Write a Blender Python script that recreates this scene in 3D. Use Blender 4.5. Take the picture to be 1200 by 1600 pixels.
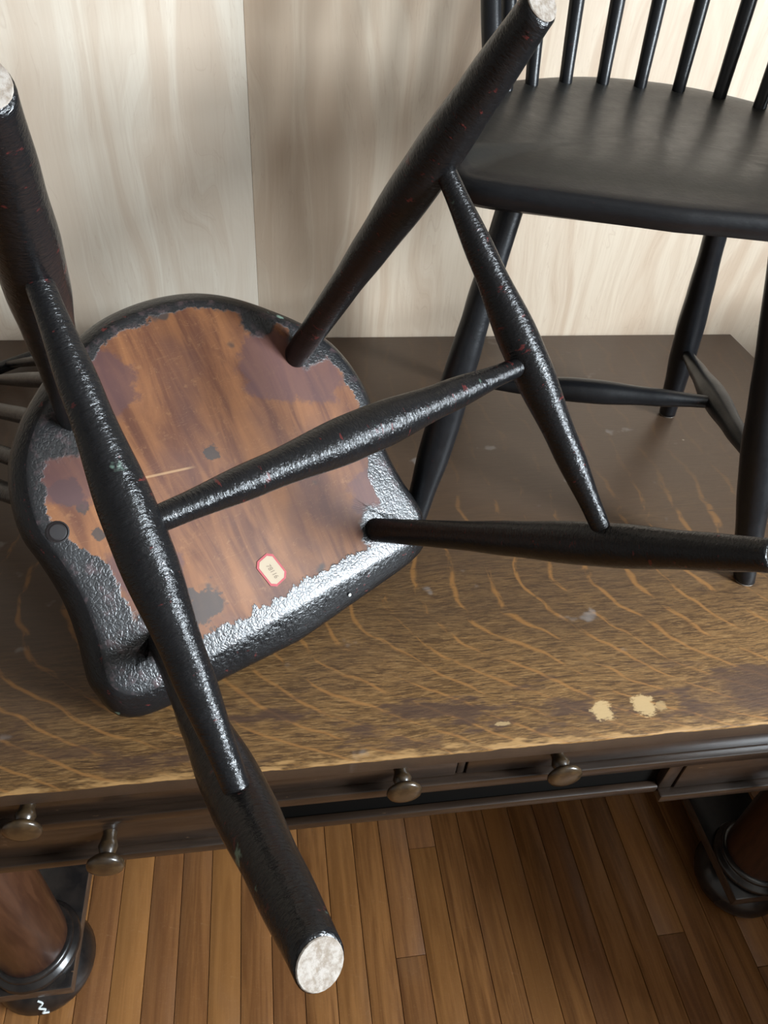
import bpy, bmesh, math, random
from mathutils import Vector, Matrix, Euler
random.seed(7)
for o in list(bpy.data.objects): bpy.data.objects.remove(o)
scene = bpy.context.scene
C = scene.collection

# ------------------------------------------------------------------ camera
cd = bpy.data.cameras.new('camera'); cam = bpy.data.objects.new('camera', cd); C.objects.link(cam)
CAM = Vector((0.0, -1.23215, 1.42270))
cam.location = CAM
cam.rotation_euler = Euler((0.847619, -0.065367, -0.139053), 'XYZ')
cd.sensor_fit = 'VERTICAL'; cd.sensor_height = 36.0; cd.lens = 1144.965*36.0/1600.0
cd.clip_start = 0.02
scene.camera = cam

# ------------------------------------------------------------------ world, daylight, exposure
w = bpy.data.worlds.new('world'); scene.world = w; w.use_nodes = True
w.node_tree.nodes['Background'].inputs[0].default_value = (0.62, 0.76, 1.0, 1)
w.node_tree.nodes['Background'].inputs[1].default_value = 0.6
def area(name, loc, rot, sx, sy, power, col):
    l = bpy.data.lights.new(name, 'AREA'); l.shape = 'RECTANGLE'; l.size = sx; l.size_y = sy
    l.energy = power; l.color = col
    o = bpy.data.objects.new(name, l); C.objects.link(o); o.location = loc; o.rotation_euler = rot
    return o
# daylight entering through the window of the room
area('daylight_right_window', (2.06, -2.0, 1.80), (0, math.radians(90), 0), 1.10, 0.84, 268, (0.83, 0.925, 1.0))
vs = scene.view_settings
vs.view_transform = 'Standard'; vs.look = 'None'; vs.gamma = 1.0; vs.use_curve_mapping = False
vs.exposure = 0.0

# ------------------------------------------------------------------ node helpers
class NT:
    def __init__(s, name):
        s.m = bpy.data.materials.new(name); s.m.use_nodes = True
        s.t = s.m.node_tree; s.b = s.t.nodes['Principled BSDF']
        s._tc = None
    def n(s, typ): return s.t.nodes.new(typ)
    def ln(s, a, b):
        if isinstance(a, (int, float)): b.default_value = a
        elif isinstance(a, (tuple, list)):
            b.default_value = tuple(a) if len(b.default_value) == len(a) else tuple(a) + (1,)
        else: s.t.links.new(a, b)
    def tc(s, out='Object'):
        if s._tc is None: s._tc = s.n('ShaderNodeTexCoord')
        return s._tc.outputs[out]
    def vmul(s, v, k, add=(0, 0, 0)):
        x = s.n('ShaderNodeVectorMath'); x.operation = 'MULTIPLY_ADD'
        s.ln(v, x.inputs[0]); x.inputs[1].default_value = k; s.ln(add, x.inputs[2]); return x.outputs[0]
    def vadd(s, a, b):
        x = s.n('ShaderNodeVectorMath'); x.operation = 'ADD'; s.ln(a, x.inputs[0]); s.ln(b, x.inputs[1]); return x.outputs[0]
    def sep(s, v):
        x = s.n('ShaderNodeSeparateXYZ'); s.ln(v, x.inputs[0]); return x.outputs
    def comb(s, a, b, c):
        x = s.n('ShaderNodeCombineXYZ'); s.ln(a, x.inputs[0]); s.ln(b, x.inputs[1]); s.ln(c, x.inputs[2]); return x.outputs[0]
    def noise(s, v, scale=5, detail=4, rough=0.55, dist=0.0):
        x = s.n('ShaderNodeTexNoise'); s.ln(v, x.inputs['Vector'])
        x.inputs['Scale'].default_value = scale; x.inputs['Detail'].default_value = detail
        x.inputs['Roughness'].default_value = rough; x.inputs['Distortion'].default_value = dist
        return x.outputs['Fac']
    def voro(s, v, scale, feat='F1', out='Distance'):
        x = s.n('ShaderNodeTexVoronoi'); x.feature = feat; s.ln(v, x.inputs['Vector']); x.inputs['Scale'].default_value = scale
        return x.outputs[out]
    def ma(s, op, a, b=0.0, c=0.0, clamp=False):
        x = s.n('ShaderNodeMath'); x.operation = op; x.use_clamp = clamp
        s.ln(a, x.inputs[0]); s.ln(b, x.inputs[1]); s.ln(c, x.inputs[2]); return x.outputs[0]
    def step(s, v, lo, hi, a=0.0, b=1.0):
        x = s.n('ShaderNodeMapRange'); x.interpolation_type = 'SMOOTHSTEP'; s.ln(v, x.inputs[0])
        s.ln(lo, x.inputs[1]); s.ln(hi, x.inputs[2]); s.ln(a, x.inputs[3]); s.ln(b, x.inputs[4]); return x.outputs[0]
    def mix(s, f, a, b, mode='MIX'):
        x = s.n('ShaderNodeMix'); x.data_type = 'RGBA'; x.blend_type = mode
        s.ln(f, x.inputs[0]); s.ln(a, x.inputs[6]); s.ln(b, x.inputs[7]); return x.outputs[2]
    def bump(s, h, strength, dist=0.001, normal=None):
        x = s.n('ShaderNodeBump'); x.inputs['Strength'].default_value = strength; x.inputs['Distance'].default_value = dist
        s.ln(h, x.inputs['Height'])
        if normal is not None: s.ln(normal, x.inputs['Normal'])
        return x.outputs[0]
    def attr(s, name):
        x = s.n('ShaderNodeAttribute'); x.attribute_name = name; return x.outputs['Fac']
    def rnd(s):
        return s.n('ShaderNodeObjectInfo').outputs['Random']
    def out(s, col, rough=0.5, normal=None, coat=0.0, coat_rough=0.1, spec=0.5):
        s.ln(col, s.b.inputs['Base Color']); s.ln(rough, s.b.inputs['Roughness'])
        if normal is not None: s.ln(normal, s.b.inputs['Normal'])
        s.ln(coat, s.b.inputs['Coat Weight']); s.ln(coat_rough, s.b.inputs['Coat Roughness'])
        s.ln(spec, s.b.inputs['Specular IOR Level'])
        return s.m
    def dist2(s, x, y, px, py, kx=1.0, ky=1.0):
        a = s.ma('MULTIPLY', s.ma('SUBTRACT', x, px), kx); b = s.ma('MULTIPLY', s.ma('SUBTRACT', y, py), ky)
        return s.ma('SQRT', s.ma('ADD', s.ma('MULTIPLY', a, a), s.ma('MULTIPLY', b, b)))

M = {}
def m_plywood(name, tint):
    t = NT(name); v = t.tc(); r = t.rnd()
    off = t.comb(t.ma('MULTIPLY', r, 37.0), 0.0, t.ma('MULTIPLY', r, 11.0))
    p = t.vadd(v, off)
    warp = t.noise(t.vmul(p, (2.2, 1, 0.55)), 2.2, 3, 0.5)
    q = t.vadd(p, t.comb(t.ma('MULTIPLY', warp, 0.26), 0.0, 0.0))
    flame = t.noise(t.vmul(q, (8, 1, 0.55)), 3.0, 5, 0.6, 0.45)
    fine = t.noise(t.vmul(p, (60, 1, 2.0)), 4.0, 3, 0.6)
    blot = t.noise(t.vmul(p, (3, 1, 1.6)), 2.0, 2, 0.5)
    c = t.mix(t.step(flame, 0.36, 0.64), (0.605, 0.49, 0.385), (0.72, 0.635, 0.53))
    c = t.mix(t.ma('MULTIPLY', t.step(fine, 0.45, 0.7), 0.22), c, (0.52, 0.40, 0.30))
    c = t.mix(t.ma('MULTIPLY', t.step(blot, 0.45, 0.7), 0.30), c, (0.74, 0.675, 0.58))
    band = t.ma('PINGPONG', t.ma('MULTIPLY', flame, 9.0), 0.5)
    c = t.mix(t.ma('MULTIPLY', t.step(band, 0.05, 0.0), 0.22), c, (0.47, 0.34, 0.25))
    sp = t.voro(t.vmul(p, (1, 1, 0.35)), 7.0)
    c = t.mix(t.ma('MULTIPLY', t.step(sp, 0.035, 0.015), 0.5), c, (0.25, 0.17, 0.12))
    c = t.mix(1.0, c, tint, 'MULTIPLY')
    M[name] = t.out(c, 0.55, t.bump(fine, 0.05, 0.001))
def m_plain(name, col, rough=0.8, spec=0.5):
    t = NT(name); f = t.noise(t.tc(), 14, 4, 0.6)
    c = t.mix(t.ma('MULTIPLY', f, 0.25), col, tuple(x*0.8 for x in col))
    M[name] = t.out(c, rough, t.bump(f, 0.05, 0.002), spec=spec)
def m_floor():
    t = NT('floor_strip_wood'); v = t.tc(); r = t.rnd()
    p = t.vadd(v, t.comb(t.ma('MULTIPLY', r, 53.0), t.ma('MULTIPLY', r, 91.0), 0.0))
    g = t.noise(t.vmul(p, (34, 2.2, 1)), 2.0, 5, 0.6, 0.8)
    fine = t.noise(t.vmul(p, (160, 5, 1)), 2.5, 3, 0.6)
    blot = t.noise(t.vmul(p, (4, 2, 1)), 2.0, 3, 0.5)
    c = t.mix(t.step(g, 0.3, 0.7), (0.160, 0.066, 0.021), (0.315, 0.142, 0.047))
    c = t.mix(t.ma('MULTIPLY', t.step(fine, 0.5, 0.75), 0.30), c, (0.11, 0.042, 0.014))
    c = t.mix(t.ma('MULTIPLY', t.step(r, 0.55, 1.0), 0.55), c, (0.17, 0.070, 0.030))
    c = t.mix(t.ma('MULTIPLY', t.step(r, 0.45, 0.0), 0.45), c, (0.36, 0.165, 0.050))
    c = t.mix(t.ma('MULTIPLY', t.step(blot, 0.55, 0.75), 0.25), c, (0.25, 0.14, 0.08))
    scr = t.noise(t.vmul(t.tc('Object'), (9, 30, 1)), 4.0, 2, 0.5, 2.0)
    c = t.mix(t.ma('MULTIPLY', t.step(t.ma('ABSOLUTE', t.ma('SUBTRACT', scr, 0.5)), 0.006, 0.0), 0.25), c, (0.45, 0.30, 0.18))
    M['floor'] = t.out(c, t.step(blot, 0.3, 0.8, 0.30, 0.5), t.bump(t.ma('ADD', g, fine), 0.08, 0.001), spec=0.4)
def m_oak_top():
    t = NT('worn_quartersawn_oak'); v = t.tc(); x, y, z = t.sep(v)
    # fine grain along the length
    warp = t.noise(t.vmul(v, (2.5, 5, 1)), 1.5, 3, 0.5)
    q = t.vadd(v, t.comb(0.0, t.ma('MULTIPLY', warp, 0.035), 0.0))
    grain = t.noise(t.vmul(q, (14, 150, 1)), 2.2, 5, 0.65)
    pore = t.noise(t.vmul(q, (48, 420, 1)), 2.0, 2, 0.6)
    # cross-grain ray flecks: arcs that run front to back and sweep sideways near the front
    s = t.ma('MAXIMUM', t.ma('SUBTRACT', -0.62, y), 0.0)
    g = t.ma('SUBTRACT', x, t.ma('MULTIPLY', t.ma('MULTIPLY', s, s), 4.6))
    wob = t.noise(t.vmul(v, (5, 5, 1)), 1.6, 3, 0.5)
    g = t.ma('ADD', g, t.ma('MULTIPLY', wob, 0.075))
    ray = t.ma('PINGPONG', t.ma('MULTIPLY', g, 44.0), 1.0)
    thin = t.noise(t.vmul(t.comb(g, y, 0.0), (16, 7, 1)), 3.0, 3, 0.6)
    fleck = t.ma('MULTIPLY', t.step(ray, 0.78, 0.97), t.step(thin, 0.41, 0.54))
    brk = t.noise(t.vmul(v, (9, 40, 1)), 3.0, 3, 0.6)
    fleck = t.ma('MULTIPLY', fleck, t.step(brk, 0.24, 0.40))
    fleck = t.ma('MULTIPLY', fleck, t.step(y, -0.40, -0.62, 0.12, 1.0))
    # old dark finish worn away towards the front, with shade at the back painted in
    n1 = t.noise(t.vmul(v, (2.2, 4.0, 1)), 2.0, 5, 0.6)
    n2 = t.noise(t.vmul(v, (7, 22, 1)), 2.0, 4, 0.6)
    worn = t.step(t.ma('ADD', t.ma('ADD', y, t.step(x, -0.02, -0.28, 0.0, 0.16)), t.ma('MULTIPLY', t.ma('SUBTRACT', n1, 0.5), 0.42)), -0.46, -0.85)  # left end kept dark: the overturned chair's shadow painted into the wear mask
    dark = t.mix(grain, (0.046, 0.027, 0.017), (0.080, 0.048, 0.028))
    gold = t.mix(t.step(grain, 0.35, 0.62), (0.068, 0.032, 0.009), (0.170, 0.088, 0.028))
    gold = t.mix(t.ma('MULTIPLY', t.step(pore, 0.52, 0.66), 0.65), gold, (0.27, 0.155, 0.060))
    gold = t.mix(t.ma('MULTIPLY', t.step(pore, 0.44, 0.34), 0.75), gold, (0.040, 0.019, 0.007))
    c = t.mix(worn, dark, gold)  # worn mask also carries the chair's shadow and the shade at the back
    c = t.mix(t.ma('MULTIPLY', fleck, 0.68), c, (0.27, 0.125, 0.036))
    # dark stains left along the front
    st = t.ma('MULTIPLY', t.step(n2, 0.50, 0.62), t.step(t.ma('ABSOLUTE', t.ma('ADD', y, 0.812)), 0.052, 0.022))
    st = t.ma('MULTIPLY', st, t.step(x, -0.36, -0.10, 0.35, 1.0))
    st2 = t.ma('MULTIPLY', t.step(t.ma('ABSOLUTE', t.ma('ADD', y, 0.818)), 0.034, 0.018), t.step(t.ma('ADD', x, t.ma('MULTIPLY', n2, 0.2)), 0.52, 0.60))
    c = t.mix(t.ma('MULTIPLY', t.ma('MAXIMUM', st, st2), 0.78), c, (0.050, 0.026, 0.018))
    # finish rubbed through along the front edge
    rub = t.step(t.ma('ADD', y, t.ma('MULTIPLY', t.ma('SUBTRACT', brk, 0.5), 0.05)), -0.852, -0.862)
    c = t.mix(t.ma('MULTIPLY', rub, 0.80), c, (0.38, 0.22, 0.085))
    c = t.mix(t.step(t.ma('ADD', z, t.ma('MULTIPLY', t.ma('SUBTRACT', brk, 0.5), 0.006)), 0.7585, 0.7575), c, t.mix(grain, (0.026, 0.015, 0.009), (0.055, 0.032, 0.018)))
    # two pale worn spots and a small one
    for (px, py, rx, ry, a) in ((0.337, -0.827, 0.0125, 0.0135, 0.95), (0.386, -0.824, 0.014, 0.0145, 0.9), (0.404, -0.828, 0.007, 0.007, 0.5), (0.225, -0.832, 0.010, 0.003, 0.7)):
        d = t.dist2(x, y, px, py, 1/rx, 1/ry)
        d = t.ma('ADD', d, t.ma('MULTIPLY', t.ma('SUBTRACT', t.noise(t.vmul(v, (60, 110, 1)), 2, 3, 0.6), 0.5), 1.5))
        c = t.mix(t.ma('MULTIPLY', t.step(d, 1.05, 0.75), a), c, (0.42, 0.29, 0.14))
    dot = t.voro(v, 9.0)
    c = t.mix(t.ma('MULTIPLY', t.step(dot, 0.03, 0.015), 0.6), c, (0.55, 0.47, 0.38))
    # pale grey scuffs
    n3 = t.noise(t.vmul(v, (9, 9, 1)), 2.2, 3, 0.5)
    c = t.mix(t.ma('MULTIPLY', t.step(n3, 0.67, 0.74), 0.35), c, (0.30, 0.28, 0.27))
    rough = t.step(worn, 0.0, 1.0, 0.40, 0.50)
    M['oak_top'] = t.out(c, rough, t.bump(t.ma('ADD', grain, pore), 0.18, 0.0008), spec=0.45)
def m_dark_wood(name, c0, c1, rough, axis=(8, 90, 90), wear=0.4):
    t = NT(name); v = t.tc()
    g = t.noise(t.vmul(v, axis), 1.6, 5, 0.6, 0.5)
    b = t.noise(v, 6.0, 3, 0.5)
    c = t.mix(t.step(g, 0.35, 0.68), c0, c1)
    c = t.mix(t.ma('MULTIPLY', t.step(b, 0.5, 0.8), 0.25), c, tuple(k*1.3 for k in c1))
    e = t.step(t.noise(t.vmul(v, (30, 70, 70)), 2, 3, 0.6), 0.70, 0.76)
    c = t.mix(t.ma('MULTIPLY', e, wear), c, (0.26, 0.15, 0.08))
    M[name] = t.out(c, t.ma('MULTIPLY_ADD', b, 0.18, rough-0.09), t.bump(g, 0.10, 0.0008), coat=0.2, coat_rough=0.14)
def m_paint(name, base, rough, crack, red, green, coat=0.0):
    # old black paint; on turned parts the local z axis runs along the part
    t = NT(name); v = t.tc(); r = t.rnd()
    p = t.vadd(v, t.comb(t.ma('MULTIPLY', r, 13.0), t.ma('MULTIPLY', r, 29.0), t.ma('MULTIPLY', r, 7.0)))
    n1 = t.noise(t.vmul(p, (1, 1, 1.5)), 55, 5, 0.65)
    n2 = t.noise(t.vmul(p, (1, 1, 2.6)), 200, 3, 0.65, 0.4)
    lump = t.noise(t.vmul(p, (1, 1, 1.3)), 42, 3, 0.5)
    rm = t.step(t.noise(t.vmul(p, (1, 1, 2.2)), 60, 4, 0.65), 0.68-0.05*red, 0.75-0.05*red)
    gm = t.step(t.noise(t.vmul(t.vadd(p, (3, 5, 1)), (1, 1, 1.1)), 26, 4, 0.6), 0.70, 0.75)
    c = t.mix(n1, base, tuple(k*1.7 for k in base))
    c = t.mix(t.ma('MULTIPLY', rm, 0.6*min(red, 1.0)), c, (0.12, 0.020, 0.018))
    c = t.mix(t.ma('MULTIPLY', gm, green), c, (0.16, 0.24, 0.19))
    h = t.ma('ADD', t.ma('MULTIPLY', n2, 0.8), t.ma('MULTIPLY', lump, 1.2))
    rr = t.ma('MULTIPLY_ADD', n1, 0.22, rough-0.11)
    M[name] = t.out(c, rr, t.bump(h, crack, 0.003), coat=coat, coat_rough=0.12, spec=0.35)
def m_underside():
    t = NT('worn_seat_underside'); v = t.tc(); x, y, z = t.sep(v); d = t.attr('edge_distance')
    g = t.noise(t.vmul(v, (26, 4, 1)), 1.6, 5, 0.6, 0.8)
    n = t.noise(v, 13, 5, 0.6); n_big = t.noise(t.vmul(v, (1.2, 0.8, 1)), 9, 3, 0.55)
    fine = t.noise(v, 70, 4, 0.65)
    jag = t.ma('SUBTRACT', t.noise(t.vmul(v, (1.0, 1.0, 1)), 42, 5, 0.68), 0.5)
    drip = t.ma('SUBTRACT', t.noise(t.vmul(v, (48, 12, 1)), 1.3, 5, 0.7), 0.5)
    wood = t.mix(t.step(g, 0.30, 0.68), (0.085, 0.026, 0.010), (0.215, 0.085, 0.029))
    wood = t.mix(t.ma('MULTIPLY', t.step(n_big, 0.44, 0.66), 0.70), wood, (0.072, 0.027, 0.020))
    wood = t.mix(t.ma('MULTIPLY', t.step(fine, 0.58, 0.75), 0.30), wood, (0.33, 0.16, 0.065))
    sc = t.noise(t.vmul(v, (16, 60, 1)), 1.4, 2, 0.5, 1.8)
    wood = t.mix(t.ma('MULTIPLY', t.step(t.ma('ABSOLUTE', t.ma('SUBTRACT', sc, 0.5)), 0.008, 0.0), 0.10), wood, (0.55, 0.33, 0.16))
    # one long scratch
    scl = t.ma('ABSOLUTE', t.ma('ADD', t.ma('SUBTRACT', y, 0.150), t.ma('MULTIPLY', t.ma('SUBTRACT', x, 0.070), -0.18)))
    scm = t.ma('MULTIPLY', t.step(scl, 0.0016, 0.0006), t.step(t.ma('ABSOLUTE', t.ma('SUBTRACT', x, 0.075)), 0.045, 0.03))
    wood = t.mix(t.ma('MULTIPLY', scm, 0.55), wood, (0.42, 0.26, 0.13))
    # dark spills
    spill = t.step(t.noise(t.vadd(v, (4.2, 1.3, 0)), 17, 3, 0.5), 0.66, 0.71)
    def blob(px, py, r0, k=1.3, kx=1.0, ky=1.0):
        return t.step(t.ma('ADD', t.dist2(x, y, px, py, kx, ky), t.ma('MULTIPLY', jag, r0*k)), r0*1.12, r0*0.86)
    for (px, py, r0) in ((0.086, 0.010, 0.020), (0.157, 0.167, 0.015), (0.150, 0.150, 0.006), (0.010, 0.150, 0.009), (-0.150, 0.110, 0.014), (0.148, 0.120, 0.006)):
        spill = t.ma('MAXIMUM', spill, blob(px, py, r0, 3.6))
    wood = t.mix(t.ma('MULTIPLY', spill, 0.85), wood, (0.030, 0.026, 0.024))
    # thin red-purple undercoat patches
    purple = t.ma('MAXIMUM', blob(-0.098, 0.212, 0.042), blob(-0.140, 0.185, 0.035))
    purple = t.ma('MAXIMUM', purple, t.ma('MAXIMUM', blob(-0.150, 0.030, 0.034), blob(0.085, 0.252, 0.036)))
    purple = t.ma('MAXIMUM', purple, t.ma('MAXIMUM', blob(0.150, 0.195, 0.045), blob(0.120, 0.075, 0.035)))
    col = t.mix(t.ma('MULTIPLY', purple, 0.75), wood, t.mix(n, (0.045, 0.019, 0.020), (0.105, 0.046, 0.046)))
    # black paint that still covers the rim and the areas round the legs
    wdt = t.ma('ADD', 0.010, t.ma('MULTIPLY', t.step(t.ma('ABSOLUTE', x), 0.12, 0.17), 0.004))
    wdt = t.ma('ADD', wdt, t.ma('MULTIPLY', t.ma('MULTIPLY', t.step(x, 0.10, 0.17), t.step(y, 0.13, 0.08)), 0.026))
    wdt = t.ma('ADD', wdt, t.ma('MULTIPLY', t.ma('MULTIPLY', t.step(x, -0.10, -0.17), t.step(y, 0.10, 0.04)), 0.030))
    pm = t.step(t.ma('SUBTRACT', t.ma('ADD', d, t.ma('MULTIPLY', jag, 0.030)), wdt), 0.0015, -0.0015)
    fr = t.step(t.ma('ADD', t.ma('ADD', y, t.ma('MULTIPLY', drip, 0.036)), t.ma('MULTIPLY', jag, 0.02)), -0.0165, -0.0195)
    pm = t.ma('MAXIMUM', pm, fr)
    pm = t.ma('MAXIMUM', pm, blob(0.140, 0.232, 0.036)); pm = t.ma('MAXIMUM', pm, blob(0.145, 0.000, 0.034))
    pm = t.ma('MAXIMUM', pm, blob(-0.140, -0.005, 0.028)); pm = t.ma('MAXIMUM', pm, blob(-0.148, 0.222, 0.026))
    pm = t.ma('MAXIMUM', pm, blob(-0.100, 0.266, 0.020))
    pc = t.mix(t.step(fine, 0.50, 0.72), (0.012, 0.012, 0.013), (0.060, 0.040, 0.042))
    col = t.mix(pm, col, pc)
    rough = t.ma('ADD', t.ma('MULTIPLY', pm, -0.22), t.ma('MULTIPLY_ADD', n, 0.14, 0.41))
    ridg = t.noise(t.vmul(v, (190, 60, 1)), 1.2, 3, 0.6)
    craze = t.step(t.voro(t.vadd(v, t.comb(t.ma('MULTIPLY', fine, 0.006), 0.0, 0.0)), 230, 'DISTANCE_TO_EDGE'), 0.0, 0.22)
    h = t.ma('ADD', t.ma('MULTIPLY', pm, t.ma('ADD', t.ma('ADD', t.ma('MULTIPLY', ridg, 0.8), t.ma('MULTIPLY', craze, 0.32)), fine)), t.ma('MULTIPLY', g, 0.25))
    M['underside'] = t.out(col, rough, t.bump(h, 0.17, 0.0018), spec=t.ma('MULTIPLY_ADD', pm, 0.20, 0.25))
def m_cut_end():
    t = NT('bare_leg_end'); v = t.tc(); n = t.noise(v, 260, 4, 0.7); k = t.noise(v, 70, 2, 0.5)
    c = t.mix(t.step(n, 0.35, 0.65), (0.19, 0.15, 0.115), (0.31, 0.275, 0.24))
    c = t.mix(t.ma('MULTIPLY', t.step(k, 0.66, 0.72), 0.5), c, (0.25, 0.19, 0.14))
    M['cut_end'] = t.out(c, 0.85, t.bump(n, 0.4, 0.001))
m_plywood('plywood_cream', (1.0, 1.0, 0.985)); m_plywood('plywood_rosy', (0.985, 0.925, 0.855)); m_floor(); m_oak_top(); m_underside(); m_cut_end()
m_plain('plaster', (0.25, 0.225, 0.20)); m_plain('white_trim', (0.75, 0.74, 0.71), 0.5)
m_plain('sub_floor', (0.045, 0.025, 0.014)); m_plain('sticker_red', (0.36, 0.035, 0.042), 0.6)
m_plain('sticker_paper', (0.42, 0.335, 0.235), 0.7); m_plain('pencil', (0.17, 0.125, 0.09), 0.8); m_plain('chalk_white', (0.62, 0.66, 0.66), 0.7)
m_plain('recess_shade_black', (0.004, 0.0035, 0.003), 0.9, 0.04); m_plain('peg_wood', (0.012, 0.009, 0.009), 0.55, 0.25)
m_dark_wood('desk_body', (0.013, 0.0074, 0.0045), (0.024, 0.014, 0.0085), 0.34)
m_dark_wood('desk_column', (0.028, 0.010, 0.0055), (0.055, 0.022, 0.011), 0.36, (60, 60, 6))
m_dark_wood('desk_black', (0.008, 0.007, 0.007), (0.018, 0.014, 0.012), 0.28, (30, 30, 30), 0.25)
m_dark_wood('runner_edge', (0.040, 0.024, 0.016), (0.075, 0.047, 0.030), 0.45, (20, 20, 60), 0.6)
m_dark_wood('knob_brown', (0.018, 0.011, 0.006), (0.050, 0.030, 0.013), 0.30, (40, 40, 40), 0.3)
m_paint('glossy_crazed_black', (0.0050, 0.0050, 0.0055), 0.21, 0.40, 1.0, 0.8, 0.0)
m_paint('satin_black', (0.0055, 0.0058, 0.0068), 0.33, 0.10, 0.2, 0.0, 0.0)
m_paint('satin_black_seat', (0.0105, 0.0105, 0.0098), 0.37, 0.10, 0.0, 0.0, 0.0)

# ------------------------------------------------------------------ mesh helpers
def mesh_obj(name, bm, mats, parent=None, smooth=True):
    me = bpy.data.meshes.new(name); bm.normal_update(); bm.to_mesh(me); bm.free()
    for m in (mats if isinstance(mats, (list, tuple)) else [mats]): me.materials.append(M[m])
    if smooth:
        for p in me.polygons: p.use_smooth = True
    o = bpy.data.objects.new(name, me); C.objects.link(o)
    if parent: o.parent = parent
    return o
def auto_smooth(o, deg=35):
    me = o.data
    for p in me.polygons: p.use_smooth = True
    me.set_sharp_from_angle(angle=math.radians(deg)); return o
def tag(o, label, cat, group=None):
    o['label'] = label; o['category'] = cat
    if group: o['group'] = group
    return o
def empty(name, loc=(0, 0, 0)):
    o = bpy.data.objects.new(name, None); o.empty_display_size = 0.05; C.objects.link(o); o.location = loc; return o
def box_bm(x0, x1, y0, y1, z0, z1, bev=0.0, bm=None):
    b = bmesh.new()
    bmesh.ops.create_cube(b, size=1.0, matrix=Matrix.Translation(((x0+x1)/2, (y0+y1)/2, (z0+z1)/2)) @ Matrix.Diagonal((x1-x0, y1-y0, z1-z0, 1)))
    if bev: bmesh.ops.bevel(b, geom=list(b.edges), offset=bev, segments=2, affect='EDGES', profile=0.5)
    if bm is None: return b
    tmp = bpy.data.meshes.new('tmp'); b.to_mesh(tmp); b.free(); bm.from_mesh(tmp); bpy.data.meshes.remove(tmp); return bm
def box(name, x0, x1, y0, y1, z0, z1, mat, parent=None, bev=0.002):
    return auto_smooth(mesh_obj(name, box_bm(x0, x1, y0, y1, z0, z1, bev), mat, parent))
def struct(o): o['kind'] = 'structure'; return o
def lathe_bm(prof, seg=28, cap0=True, cap1=True, wob=0.0, sd=0):
    """prof: list of (radius, z)"""
    bm = bmesh.new(); rings = []; rng = random.Random(sd); ph = [rng.uniform(0, 6.28) for _ in range(4)]
    for (r, z) in prof:
        ring = []
        for i in range(seg):
            a = 2*math.pi*i/seg
            k = 1 + wob*(math.sin(2*a+ph[0]+z*9)+0.6*math.sin(3*a+ph[1]-z*17)+0.8*math.sin(z*46+ph[2]))
            ring.append(bm.verts.new((r*k*math.cos(a), r*k*math.sin(a), z)))
        rings.append(ring)
    for a, b in zip(rings, rings[1:]):
        for i in range(seg): bm.faces.new((a[i], a[(i+1) % seg], b[(i+1) % seg], b[i]))
    if cap0: bm.faces.new(list(reversed(rings[0])))
    if cap1: bm.faces.new(rings[-1])
    return bm
def interp(tab, t):
    for (a, ra), (b, rb) in zip(tab, tab[1:]):
        if t <= b:
            u = (t-a)/(b-a); u = u*u*(3-2*u); return ra+(rb-ra)*u
    return tab[-1][1]
def frame_to(p0, p1):
    d = (p1-p0); z = d.normalized(); up = Vector((0, 1, 0)) if abs(z.y) < 0.9 else Vector((1, 0, 0))
    x = up.cross(z).normalized(); y = z.cross(x)
    return Matrix(((x.x, y.x, z.x, p0.x), (x.y, y.y, z.y, p0.y), (x.z, y.z, z.z, p0.z), (0, 0, 0, 1))), d.length
def turned(name, p0, p1, tab, mat, parent, steps=40, seg=26, wob=0.012, sd=0, base=Matrix.Identity(4)):
    Mx, L = frame_to(Vector(p0), Vector(p1))
    prof = [(interp(tab, i/steps), L*i/steps) for i in range(steps+1)]
    r0, r1 = prof[0][0], prof[-1][0]
    prof = [(r0*0.86, 0.0)] + [(prof[0][0], 0.0012)] + prof[1:-1] + [(r1, L-0.0012), (r1*0.90, L)]
    o = mesh_obj(name, lathe_bm(prof, seg, wob=wob, sd=sd), mat, parent)
    auto_smooth(o, 50); o.matrix_basis = base @ Mx
    return o, L
def sweep(name, pts, rx, ry, mat, parent, seg=16, side=Vector((0, 1, 0))):
    """tube along pts with an oval section: rx across (in the plane normal to side), ry along side"""
    bm = bmesh.new(); rings = []; n = len(pts)
    for i, p in enumerate(pts):
        tg = (pts[min(i+1, n-1)]-pts[max(i-1, 0)]).normalized()
        s = (side-tg*side.dot(tg)).normalized(); u = tg.cross(s)
        rings.append([bm.verts.new(p+u*(rx*math.cos(2*math.pi*k/seg))+s*(ry*math.sin(2*math.pi*k/seg))) for k in range(seg)])
    for a, b in zip(rings, rings[1:]):
        for k in range(seg): bm.faces.new((a[k], a[(k+1) % seg], b[(k+1) % seg], b[k]))
    bm.faces.new(list(reversed(rings[0]))); bm.faces.new(rings[-1])
    bmesh.ops.recalc_face_normals(bm, faces=bm.faces)
    return auto_smooth(mesh_obj(name, bm, mat, parent), 60)
def catmull(P, per=8, closed=False):
    out = []; n = len(P)
    rngN = n if closed else n-1
    for i in range(rngN):
        p0 = P[(i-1) % n] if (closed or i > 0) else P[0]*2-P[1]
        p1, p2 = P[i], P[(i+1) % n]
        p3 = P[(i+2) % n] if (closed or i+2 < n) else P[-1]*2-P[-2]
        for k in range(per):
            t = k/per
            out.append(0.5*((2*p1)+(p2-p0)*t+(2*p0-5*p1+4*p2-p3)*t*t+(3*p1-p0-3*p2+p3)*t*t*t))
    if not closed: out.append(P[-1].copy())
    return out

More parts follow.
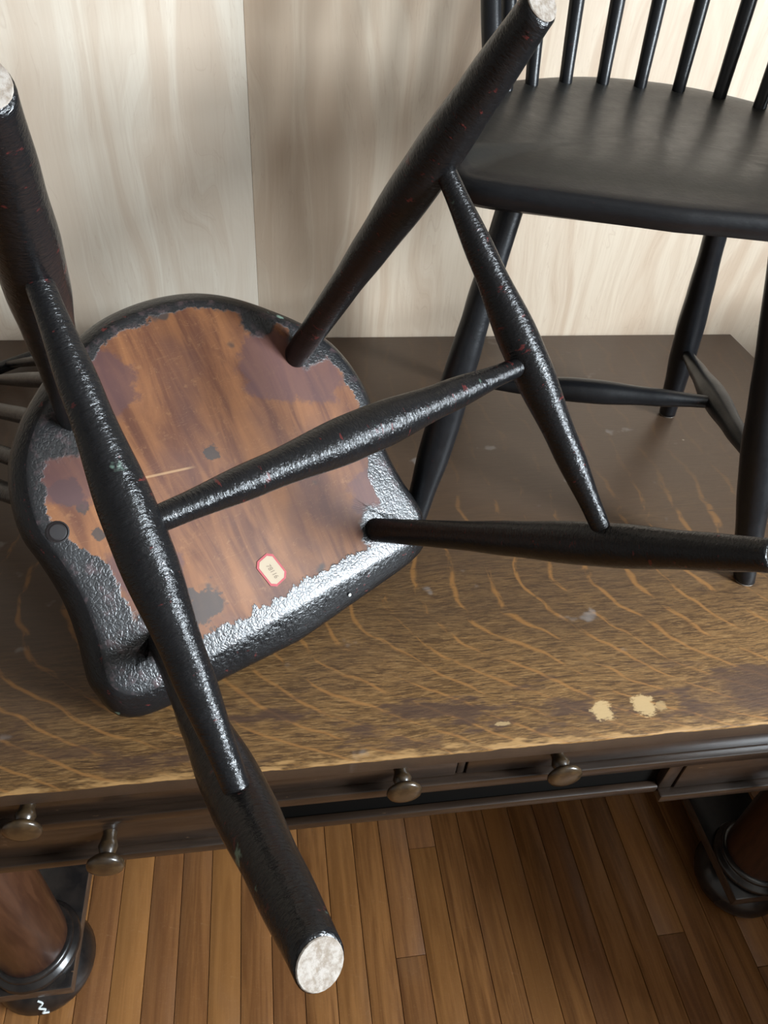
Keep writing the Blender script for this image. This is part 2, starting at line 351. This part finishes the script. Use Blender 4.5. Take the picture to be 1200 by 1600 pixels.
# ------------------------------------------------------------------ the room
XL, XR, YF, ZC = -2.40, 2.00, -3.60, 2.70
floor = struct(mesh_obj('floor', box_bm(XL, XR, YF, 0.10, -0.10, -0.019), 'sub_floor', smooth=False))
PITCH = 0.0532; X0 = -0.3045
joints = {5: [-0.748], 9: [-0.810], 10: [-0.626], 18: [-0.830], 21: [-0.900]}
rng = random.Random(3)
i0 = int(math.floor((XL-X0)/PITCH)); i1 = int(math.ceil((XR-X0)/PITCH))
for i in range(i0, i1):
    xa, xb = max(X0+i*PITCH, XL), min(X0+(i+1)*PITCH, XR)
    if xb-xa < 0.005: continue
    near = -0.95 < (xa+xb)/2 < 1.35
    cuts = list(joints.get(i, []))
    if not cuts and near and rng.random() < 0.75:
        cuts = [rng.uniform(-0.55, -0.05)] if rng.random() < 0.6 else [rng.uniform(-1.5, -1.12)]
    if near:
        if i in joints: cuts += [cuts[0]-rng.uniform(0.7, 1.0)]
        else: cuts += [rng.uniform(-2.4, -1.8)]
    else: cuts = [rng.uniform(-2.6, -0.8)]
    ys = [0.0] + sorted([c for c in cuts if YF+0.1 < c < -0.03], reverse=True) + [YF]
    for a, b in zip(ys, ys[1:]):
        if a-b < 0.02: continue
        o = mesh_obj('plank', box_bm(-(xb-xa)/2+0.0005, (xb-xa)/2-0.0005, -(a-b)+0.0004, -0.0004, -0.019, rng.uniform(-0.0004, 0.0), 0.0009), 'floor', floor)
        auto_smooth(o); o.location = ((xa+xb)/2, a, 0)
wall_back = struct(mesh_obj('wall_back', box_bm(XL, XR, 0.015, 0.12, -0.02, ZC), 'plaster', smooth=False))
for (a, b) in ((XL, -1.2350), (-1.2345, -0.0134), (-0.0130, 1.207), (1.2085, XR)):
    o = box('panel', -(b-a)/2, (b-a)/2, 0.002 if a < -1 and b < 0 and b > -1 else 0.0032, 0.0149, 0.0, ZC, 'plywood_rosy' if -0.5 < a < 1 else 'plywood_cream', wall_back, 0.0008); o.location.x = (a+b)/2
def wall_with_hole(name, xa, xb, y0, y1, wy0, wy1, wz0, wz1):
    bm = bmesh.new()
    box_bm(xa, xb, y0, wy0, -0.02, ZC, 0, bm); box_bm(xa, xb, wy1, y1, -0.02, ZC, 0, bm)
    box_bm(xa, xb, wy0, wy1, -0.02, wz0, 0, bm); box_bm(xa, xb, wy0, wy1, wz1, ZC, 0, bm)
    return struct(mesh_obj(name, bm, 'plaster', smooth=False))
def window(name, xi, sgn, wy0, wy1, wz0, wz1):
    r = struct(empty(name, (xi, (wy0+wy1)/2, wz0)))
    def part(nm, a, b, c, d, e, f):
        o = box(nm, a-xi, b-xi, c-(wy0+wy1)/2, d-(wy0+wy1)/2, e-wz0, f-wz0, 'white_trim', r, 0.003)
    xs = sorted((xi-sgn*0.02, xi-sgn*0.001)); xb = sorted((xi+sgn*0.03, xi+sgn*0.05))
    part('casing', xs[0], xs[1], wy0-0.09, wy0, wz0-0.02, wz1+0.09); part('casing', xs[0], xs[1], wy1, wy1+0.09, wz0-0.02, wz1+0.09)
    part('casing', xs[0], xs[1], wy0, wy1, wz1, wz1+0.09)
    part('window_sill', min(xi-sgn*0.05, xi-sgn*0.001), max(xi-sgn*0.05, xi-sgn*0.001), wy0-0.1, wy1+0.1, wz0-0.045, wz0-0.02)
    part('sash_rail', xb[0], xb[1], wy0, wy1, (wz0+wz1)/2-0.02, (wz0+wz1)/2+0.02)
    part('sash_bar', xb[0], xb[1], (wy0+wy1)/2-0.012, (wy0+wy1)/2+0.012, wz0, wz1)
RW = (-2.42, -1.58, 1.25, 2.35)
wall_with_hole('wall_right', XR, XR+0.12, YF, 0.12, *RW); window('window_1', XR, 1, *RW)
struct(mesh_obj('wall_left', box_bm(XL-0.12, XL, YF, 0.12, -0.02, ZC), 'plaster', smooth=False))
struct(mesh_obj('wall_front', box_bm(XL, XR, YF-0.12, YF, -0.02, ZC), 'plaster', smooth=False))
struct(mesh_obj('ceiling', box_bm(XL-0.12, XR+0.12, YF-0.12, 0.12, ZC, ZC+0.1), 'plaster', smooth=False))

# ------------------------------------------------------------------ the desk
DX0, DX1, DF = -0.495, 0.925, -0.860
desk = tag(empty('writing_desk', ((DX0+DX1)/2, -0.43, 0)), 'long dark oak desk with worn top, small knobbed drawers and thick turned legs', 'desk')
OFF = -Vector(desk.location)
def dpart(name, x0, x1, y0, y1, z0, z1, mat='desk_body', bev=0.002, parent=None):
    o = box(name, x0, x1, y0, y1, z0, z1, mat, parent or desk, bev)
    if parent is None: o.location = OFF
    return o
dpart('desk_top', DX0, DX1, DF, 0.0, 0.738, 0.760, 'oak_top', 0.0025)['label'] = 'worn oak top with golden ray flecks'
XC0, XC1 = -0.475, 0.905; KL, KR = -0.025, 0.443
dpart('upper_rail', XC0, XC1, -0.857, -0.835, 0.676, 0.691, bev=0.0025)
dpart('end_panel', XC0, XC0+0.02, -0.848, -0.02, 0.60, 0.737); dpart('end_panel', XC1-0.02, XC1, -0.848, -0.02, 0.60, 0.737)
dpart('back_panel', XC0+0.02, XC1-0.02, -0.04, -0.02, 0.60, 0.737)
for (a, b) in ((XC0, KL), (KR, XC1)):
    dpart('lower_rail', a, b, -0.857, -0.835, 0.593, 0.607, bev=0.0025)
dpart('kneehole_panel', KL-0.018, KL, -0.846, -0.04, 0.607, 0.675); dpart('kneehole_panel', KR, KR+0.018, -0.846, -0.04, 0.607, 0.675)
dpart('dust_panel', XC0+0.02, XC1-0.02, -0.834, -0.04, 0.678, 0.688)
dpart('kneehole_shade', KL, KR, -0.836, -0.832, 0.600, 0.675, 'recess_shade_black', 0.001)  # near-black sheet that paints the shade of the recess under the rail
dpart('kneehole_rail', KL, KR, -0.847, -0.8365, 0.600, 0.613, bev=0.003)
dpart('drawer_divider', 0.181, 0.190, -0.846, -0.80, 0.691, 0.7375)
def knob(parent, x, z, y_face, ln, rd):
    prof = [(0.0075, 0.0), (0.0070, ln*0.10), (0.0085, ln*0.25), (0.0100, ln*0.38), (0.0082, ln*0.52), (0.0070, ln*0.60), (rd*0.72, ln*0.68),
            (rd*0.96, ln*0.78), (rd, ln*0.86), (rd*0.93, ln*0.94), (rd*0.6, ln), (rd*0.15, ln*1.01)]
    o = mesh_obj('knob', lathe_bm(prof, 24), 'knob_brown', parent); auto_smooth(o, 60)
    o.location = (x, y_face, z); o.rotation_euler = (math.radians(90), 0, 0)
def drawer(x0, x1, z0, z1, knobs, ln=0.030, rd=0.0185):
    o = dpart('drawer', x0, x1, -0.848, -0.828, z0, z1, bev=0.002)
    for kx in knobs: knob(o, kx, (z0+z1)/2+0.002, -0.8478, ln, rd)
drawer(XC0+0.021, 0.180, 0.692, 0.7365, (-0.250, 0.118))
drawer(0.191, XC1-0.021, 0.692, 0.7365, (0.290, 0.670), 0.030, 0.019)
drawer(XC0+0.021, KL-0.019, 0.608, 0.675, (-0.186,), 0.040, 0.0190)
drawer(KR+0.019, XC1-0.021, 0.608, 0.675, (0.590,), 0.038, 0.0190)
RY = (-0.755, -0.105)
for cx in (-0.405, 0.835):
    run = dpart('runner', cx-0.064, cx+0.064, RY[0]-0.066, RY[1]+0.066, 0.076, 0.102, 'desk_black', 0.003)
    run.data.materials.append(M['runner_edge'])
    for pl in run.data.polygons:
        if abs(pl.normal.z) < 0.5: pl.material_index = 1
    for cy in RY:
        leg = mesh_obj('leg', lathe_bm([(0.052, 0.118), (0.0535, 0.16), (0.054, 0.24), (0.054, 0.45), (0.052, 0.52), (0.047, 0.555), (0.055, 0.562), (0.055, 0.592)], 36), 'desk_column', desk)
        auto_smooth(leg, 50); leg.location = Vector((cx, cy, 0))+OFF
        col = mesh_obj('collar', lathe_bm([(0.058, 0.1025), (0.066, 0.104), (0.069, 0.109), (0.066, 0.115), (0.060, 0.1175), (0.0585, 0.120), (0.0605, 0.123), (0.0605, 0.127), (0.057, 0.130), (0.053, 0.1305)], 36), 'desk_black', leg)
        auto_smooth(col, 60)
        bun = mesh_obj('bun_foot', lathe_bm([(0.046, 0.0), (0.064, 0.006), (0.074, 0.020), (0.078, 0.036), (0.073, 0.054), (0.060, 0.068), (0.050, 0.0755)], 36), 'desk_black', run)
        auto_smooth(bun, 60); bun.location = (cx, cy, 0)
        if cx < 0 and cy < -0.5:
            pts = [Vector((0.006, -0.0660, 0.0625)), Vector((0.013, -0.0690, 0.058)), Vector((0.007, -0.0735, 0.053)), Vector((0.016, -0.0745, 0.048)), Vector((0.011, -0.0770, 0.042)), Vector((0.019, -0.0755, 0.036))]
            pm = sweep('paint_drip', [p+Vector((cx, cy, 0)) for p in catmull(pts, 4)], 0.0016, 0.0016, 'chalk_white', run, 8)

# ------------------------------------------------------------------ chairs
HALF = [(0, -.041), (.06, -.041), (.12, -.041), (.165, -.040), (.187, -.033), (.198, -.016), (.196, .003), (.190, .03), (.186, .062), (.186, .09), (.189, .12), (.1925, .145),
        (.189, .172), (.181, .197), (.170, .217), (.150, .240), (.123, .262), (.093, .283), (.065, .297), (.036, .305), (0, .308)]
def seat_mesh(name, parent, mats, base, thin):
    P = [Vector((x, y, 0)) for x, y in HALF] + [Vector((-x, y, 0)) for x, y in reversed(HALF[1:-1])]
    O = catmull(P, 4, True); n = len(O)
    nor = []
    for i in range(n):
        tg = (O[(i+1) % n]-O[(i-1) % n]).normalized(); nor.append(Vector((tg.y, -tg.x, 0)))
    for _ in range(3): nor = [(nor[i-1]+nor[i]*2+nor[(i+1) % n]).normalized() for i in range(n)]
    def frontness(i):
        f = max(0.0, min(1.0, (-nor[i].y-0.25)/0.7)); return f*f*(3-2*f)
    def offs(i):
        f = max(0.0, min(1.0, (-nor[i].y-0.25)/0.7)); f = f*f*(3-2*f)
        return 0.0135+f*(0.0255-0.09*abs(O[i].x)**1.0*0.9*0.9)
    bm = bmesh.new(); lay = bm.verts.layers.float.new('edge_distance')
    def ring(k, z, inner=0.0, dish=0.0):
        out = []
        for i in range(n):
            p = O[i]+nor[i]*(offs(i)*k-inner); v = bm.verts.new((p.x, p.y, z*(1-thin*frontness(i)) if z > 0.01 else z)); v[lay] = inner if k == 0 else 0.0; out.append(v)
        return out
    def bridge(a, b, mi):
        for i in range(n):
            f = bm.faces.new((a[i], a[(i+1) % n], b[(i+1) % n], b[i])); f.material_index = mi
    # underside, from the middle outwards
    ctr = bm.verts.new((0, 0.13, 0)); ctr[lay] = 0.15
    prev = None; rings = []
    for s_, d_ in ((0.30, 0.12), (0.60, 0.075)):
        rr = []
        for i in range(n):
            p = Vector((0, 0.13, 0))+(O[i]-Vector((0, 0.13, 0)))*s_; v = bm.verts.new(p); v[lay] = d_; rr.append(v)
        rings.append(rr)
    for ins in (0.040, 0.028, 0.018, 0.010, 0.004, 0.0): rings.append(ring(0, 0.0 if ins else 0.0005, ins))
    for i in range(n):
        f = bm.faces.new((ctr, rings[0][(i+1) % n], rings[0][i])); f.material_index = 1
    for a, b in zip(rings, rings[1:]): bridge(b, a, 1)
    side = [rings[-1], ring(0.30, 0.0035), ring(0.66, 0.0095), ring(0.88, 0.0155), ring(0.97, 0.022), ring(1.0, 0.029), ring(0.99, 0.036), ring(0.93, 0.0415), ring(0.80, 0.0455), ring(0.55, 0.0475), ring(0.15, 0.048)]
    for a, b in zip(side, side[1:]): bridge(b, a, 0)
    # saddled top
    prev = side[-1]
    for s_, zz in ((0.93, 0.0475), (0.82, 0.0455), (0.66, 0.042), (0.45, 0.0395), (0.22, 0.039)):
        rr = []
        for i in range(n):
            c0 = Vector((0, 0.12, 0)); p = c0+(O[i]-c0)*s_
            lift = 0.004*max(0, 1-abs(p.x)/0.05) if p.y < 0.1 else 0.0
            rr.append(bm.verts.new((p.x, p.y, zz*(1-thin*frontness(i)*max(0.0, (s_-0.55)/0.45)**1.4)+lift*(1-s_)+0.003*max(0, (p.y-0.2)/0.1)*0.3)))
        bridge(rr, prev, 2); prev = rr
    tc = bm.verts.new((0, 0.12, 0.040))
    for i in range(n):
        f = bm.faces.new((tc, prev[i], prev[(i+1) % n])); f.material_index = 2
    bmesh.ops.recalc_face_normals(bm, faces=bm.faces)
    o = mesh_obj(name, bm, mats, parent); auto_smooth(o, 38); o.matrix_basis = base
    return o
LEG = [(0, .0142), (.12, .0143), (.30, .0155), (.45, .0177), (.60, .0202), (.70, .0198), (.85, .0165), (1, .0134)]
SIDE = [(0, .0078), (.08, .0088), (.28, .0130), (.48, .0172), (.55, .0172), (.75, .0125), (.93, .0088), (1, .0078)]
MED = [(0, .0075), (.08, .0085), (.28, .0130), (.47, .0170), (.54, .0170), (.75, .0125), (.93, .0090), (1, .0080)]
SP_BASE = [(0, .288), (.047, .285), (.094, .269), (.136, .240), (.166, .205)]
SP_TOP = [(0, .4245, .582), (.058, .4215, .577), (.118, .409, .553), (.176, .386, .503), (.2165, .331, .392)]
BOW = [(.179, .172, .040), (.199, .207, .130), (.216, .258, .245), (.2215, .312, .355), (.207, .360, .452), (.166, .394, .523), (.090, .4170, .573), (0, .4250, .588)]
def chair(name, Q, mats, base, sd, seat_fix=Matrix.Identity(4), seat_size=(1, 1, 1)):
    """Q: joints in chair space (z = 0 at the seat's underside, y to the back); base moves chair space into the root's space"""
    root = empty(name); paint, under, top = mats
    up = base @ seat_fix
    seat = seat_mesh('seat', root, (paint, under, top), up @ Matrix.Diagonal((*seat_size, 1)), 0.04 if seat_size[0] == 1 else 0.30)
    V = {k: Vector(p) for k, p in Q.items()}
    k = 0
    for l in ('fl', 'fr', 'rl', 'rr'):
        k += 1
        d = (V['f'+l]-V['b'+l]).normalized()
        o, L = turned('leg', V['b'+l]-d*(0.004 if seat_size[0] == 1 else 0.016), V['f'+l], LEG, paint, root, sd=sd+k, base=base)
        # the end of the leg is cut flush with the floor: shear the last rings onto the plane z = foot level
        zl = V['f'+l].z; mw = o.matrix_basis; inv = mw.inverted(); wd = (base.to_3x3() @ d)
        for v in o.data.vertices:
            if v.co.z > L-0.0005 or v.co.z > L-0.02:
                p = base.inverted() @ (mw @ v.co)
                want = zl+0.0012 if v.co.z > L-0.0006 else zl+0.0024 if v.co.z > L-0.0015 else None
                if want is not None:
                    p = p+d*((want-p.z)/d.z); v.co = inv @ (base @ p)
        e = mesh_obj('foot_end', lathe_bm([(0.0002, 0), (0.0123, 0), (0.0125, 0.0008), (0.0120, 0.0014), (0.0002, 0.0014)], 24), 'cut_end', o)
        auto_smooth(e, 40)
        ec = Matrix.Translation(V['f'+l]+Vector((0, 0, 0.0014))) @ Matrix.Rotation(math.pi, 4, 'X')
        cx = d.x/d.z; cy = d.y/d.z
        e.matrix_basis = inv @ base @ ec
        e['label'] = 'pale bare end of the leg'
    for s in 'lr':
        k += 1; turned('side_stretcher', V['sf'+s], V['sr'+s], SIDE, paint, root, sd=sd+k, base=base)
    turned('medial_stretcher', V['ml'], V['mr'], MED, paint, root, sd=sd+20, base=base)
    pts = [Vector((-x, y, z)) for x, y, z in BOW]+[Vector(p) for p in reversed(BOW[:-1])]
    b = sweep('bow', catmull(pts, 6), 0.0115, 0.0095, paint, root); b.matrix_basis = up
    for j, ((bx, by), (tx, ty, tz)) in enumerate(zip(SP_BASE, SP_TOP)):
        for s in ((1, -1) if j else (1,)):
            turned('spindle', (s*bx, by, 0.036), (s*tx, ty, tz), [(0, .0080), (.2, .0092), (.35, .0092), (.7, .0070), (1, .0055)], paint, root, steps=16, seg=14, wob=0.006, sd=sd+30+j, base=up)
    return root, seat
QL = {'bfl': [-0.1333, -0.0058, 0.0], 'ffl': [-0.219, -0.0957, -0.4133], 'sfl': [-0.1914, -0.0666, -0.2798], 'bfr': [0.1376, -0.0006, 0.0], 'ffr': [0.2152, -0.0981, -0.4166], 'sfr': [0.1926, -0.0697, -0.295],
      'brl': [-0.1282, 0.2141, 0.0], 'frl': [-0.1745, 0.326, -0.4149], 'srl': [-0.1606, 0.2923, -0.2898], 'brr': [0.1217, 0.232, 0.0], 'frr': [0.1807, 0.3182, -0.412], 'srr': [0.1617, 0.2903, -0.2791],
      'ml': [-0.1761, 0.1115, -0.2848], 'mr': [0.1764, 0.1187, -0.2867]}
QR = {'bfl': [-0.1484, 0.0004, 0.0], 'ffl': [-0.213, -0.0966, -0.415], 'sfl': [-0.1919, -0.0648, -0.2793], 'bfr': [0.1289, 0.0039, 0.0], 'ffr': [0.2262, -0.079, -0.415], 'sfr': [0.1898, -0.048, -0.2594],
      'brl': [-0.1285, 0.2185, 0.0], 'frl': [-0.1766, 0.319, -0.415], 'srl': [-0.1621, 0.2887, -0.2897], 'brr': [0.1249, 0.2201, 0.0], 'frr': [0.1862, 0.3022, -0.415], 'srr': [0.1666, 0.276, -0.2825],
      'ml': [-0.1775, 0.1059, -0.2843], 'mr': [0.1786, 0.1086, -0.2706]}
# overturned chair: rests on the front of its seat and the top of its bow
chL, seatL = chair('windsor_chair', QL, ('glossy_crazed_black', 'underside', 'satin_black_seat'), Matrix.Identity(4), 100)
KS = 0.990
TL = CAM + (Vector((0.0009658, -0.67874644, 0.8390176))-CAM)*KS
RL = Matrix(((-0.84955222, -0.36738611, -0.37853083), (-0.52670766, 0.55135776, 0.64697521), (-0.0289838, 0.74901431, -0.66191229)))
chL.matrix_world = Matrix.LocRotScale(TL, RL.to_quaternion(), Vector((KS, KS, KS)))
tag(chL, 'overturned black Windsor chair, worn brown underside and legs pointing at the viewer', 'chair', 'black Windsor chairs on the desk')
# sticker, peg and pin on the underside of the overturned chair
def sticker():
    def oct_bm(w, h, c, z0, z1):
        pts = [(-w+c, -h), (w-c, -h), (w, -h+c), (w, h-c), (w-c, h), (-w+c, h), (-w, h-c), (-w, -h+c)]
        bm = bmesh.new(); a = [bm.verts.new((x, y, z0)) for x, y in pts]; b = [bm.verts.new((x, y, z1)) for x, y in pts]
        bm.faces.new(list(reversed(a))); bm.faces.new(b)
        for i in range(8): bm.faces.new((a[i], a[(i+1) % 8], b[(i+1) % 8], b[i]))
        return bm
    s = mesh_obj('sticker', oct_bm(0.0120, 0.0175, 0.0052, 0.0, 0.0005), 'sticker_red', seatL, False)
    s['label'] = 'small red-edged paper sticker with faint pencilled number'
    mesh_obj('paper', oct_bm(0.0098, 0.0152, 0.0044, 0.0004, 0.0007), 'sticker_paper', None, False)
    p = bpy.data.objects['paper']; p.parent = s
    cu = bpy.data.curves.new('number', 'FONT'); cu.body = '78116'; cu.size = 0.0072; cu.align_x = 'CENTER'; cu.align_y = 'CENTER'; cu.shear = 0.25
    tmp = bpy.data.objects.new('tmp', cu); C.objects.link(tmp)
    dg = bpy.context.evaluated_depsgraph_get(); me = bpy.data.meshes.new_from_object(tmp.evaluated_get(dg))
    bpy.data.objects.remove(tmp)
    me.materials.clear(); me.materials.append(M['pencil'])
    t = bpy.data.objects.new('writing', me); C.objects.link(t); t.parent = p; t.location = (0.0006, 0.001, 0.00085); t.rotation_euler = (0, 0, math.radians(88))
    s.matrix_basis = Matrix.Translation((0.0045, 0.0105, -0.0004)) @ Matrix.Rotation(math.pi, 4, 'X') @ Matrix.Rotation(math.radians(STK), 4, 'Z')
STK = 14
sticker()
pg = mesh_obj('peg', lathe_bm([(0.0105, -0.001), (0.0105, 0.0007), (0.0092, 0.0012), (0.0084, 0.0002), (0.0070, 0.0008), (0.0003, 0.0009)], 20), 'peg_wood', seatL)
auto_smooth(pg, 12); pg.matrix_basis = Matrix.Translation((0.1795, 0.1370, 0)) @ Matrix.Rotation(math.pi, 4, 'X')
pn = mesh_obj('pin', lathe_bm([(0.0022, 0), (0.0020, 0.0007), (0.0003, 0.0012)], 12), 'chalk_white', seatL); pn.matrix_basis = Matrix.Translation((-0.0705, -0.0585, 0.0056)) @ Matrix.Rotation(math.radians(155), 4, 'X')

chR, seatR = chair('windsor_chair', QR, ('satin_black', 'satin_black', 'satin_black_seat'), Matrix.Translation((0, 0, 0.415)), 200,
    Matrix.Translation((0, 0, -0.001)) @ Matrix.Rotation(math.radians(1.9), 4, 'X'), (1.04, 1.02, 1.08))
az = math.atan2(-0.27021811, 0.96279914)
chR.matrix_world = Matrix.LocRotScale(Vector((0.40048, -0.51753, 0.7602)), Euler((0, 0, az)).to_quaternion(), Vector((1, 1, 1)))
tag(chR, 'black spindle-back Windsor chair standing upright on the desk by the plywood wall', 'chair', 'black Windsor chairs on the desk')

# ------------------------------------------------------------------ unseen chest, added beside the desk to shade the floor on the right
cx0, cx1, cy0, cy1 = 1.06, 1.52, -1.43, -0.30
ch = tag(empty('shade_chest', ((cx0+cx1)/2, (cy0+cy1)/2, 0)), 'added unseen chest of drawers that shades the floor right of the desk', 'chest')
def cpart(name, x0, x1, y0, y1, z0, z1, mat='desk_body', parent=None):
    o = box(name, x0, x1, y0, y1, z0, z1, mat, parent or ch, 0.003)
    if parent is None: o.location = -Vector(ch.location)
    return o
cpart('shade_chest_carcass', cx0+0.02, cx1, cy0+0.01, cy1-0.01, 0.06, 0.895); cpart('shade_chest_top', cx0-0.01, cx1+0.005, cy0, cy1, 0.896, 0.92)
for (a, b) in ((cx0+0.03, cy0+0.02), (cx0+0.03, cy1-0.07), (cx1-0.06, cy0+0.02), (cx1-0.06, cy1-0.07)): cpart('leg', a, a+0.05, b, b+0.05, 0.0, 0.0595)
for r_ in range(4):
    z0 = 0.085+r_*0.202; o = cpart('drawer', cx0, cx0+0.0195, cy0+0.03, cy1-0.03, z0, z0+0.188)
    for ky in (cy0+0.3, cy1-0.3):
        kb = mesh_obj('knob', lathe_bm([(0.008, 0), (0.009, 0.012), (0.018, 0.02), (0.019, 0.026), (0.012, 0.031), (0.001, 0.032)], 20), 'knob_brown', o)
        kb.location = (cx0+0.0002, ky, z0+0.094); kb.rotation_euler = (0, math.radians(-90), 0)
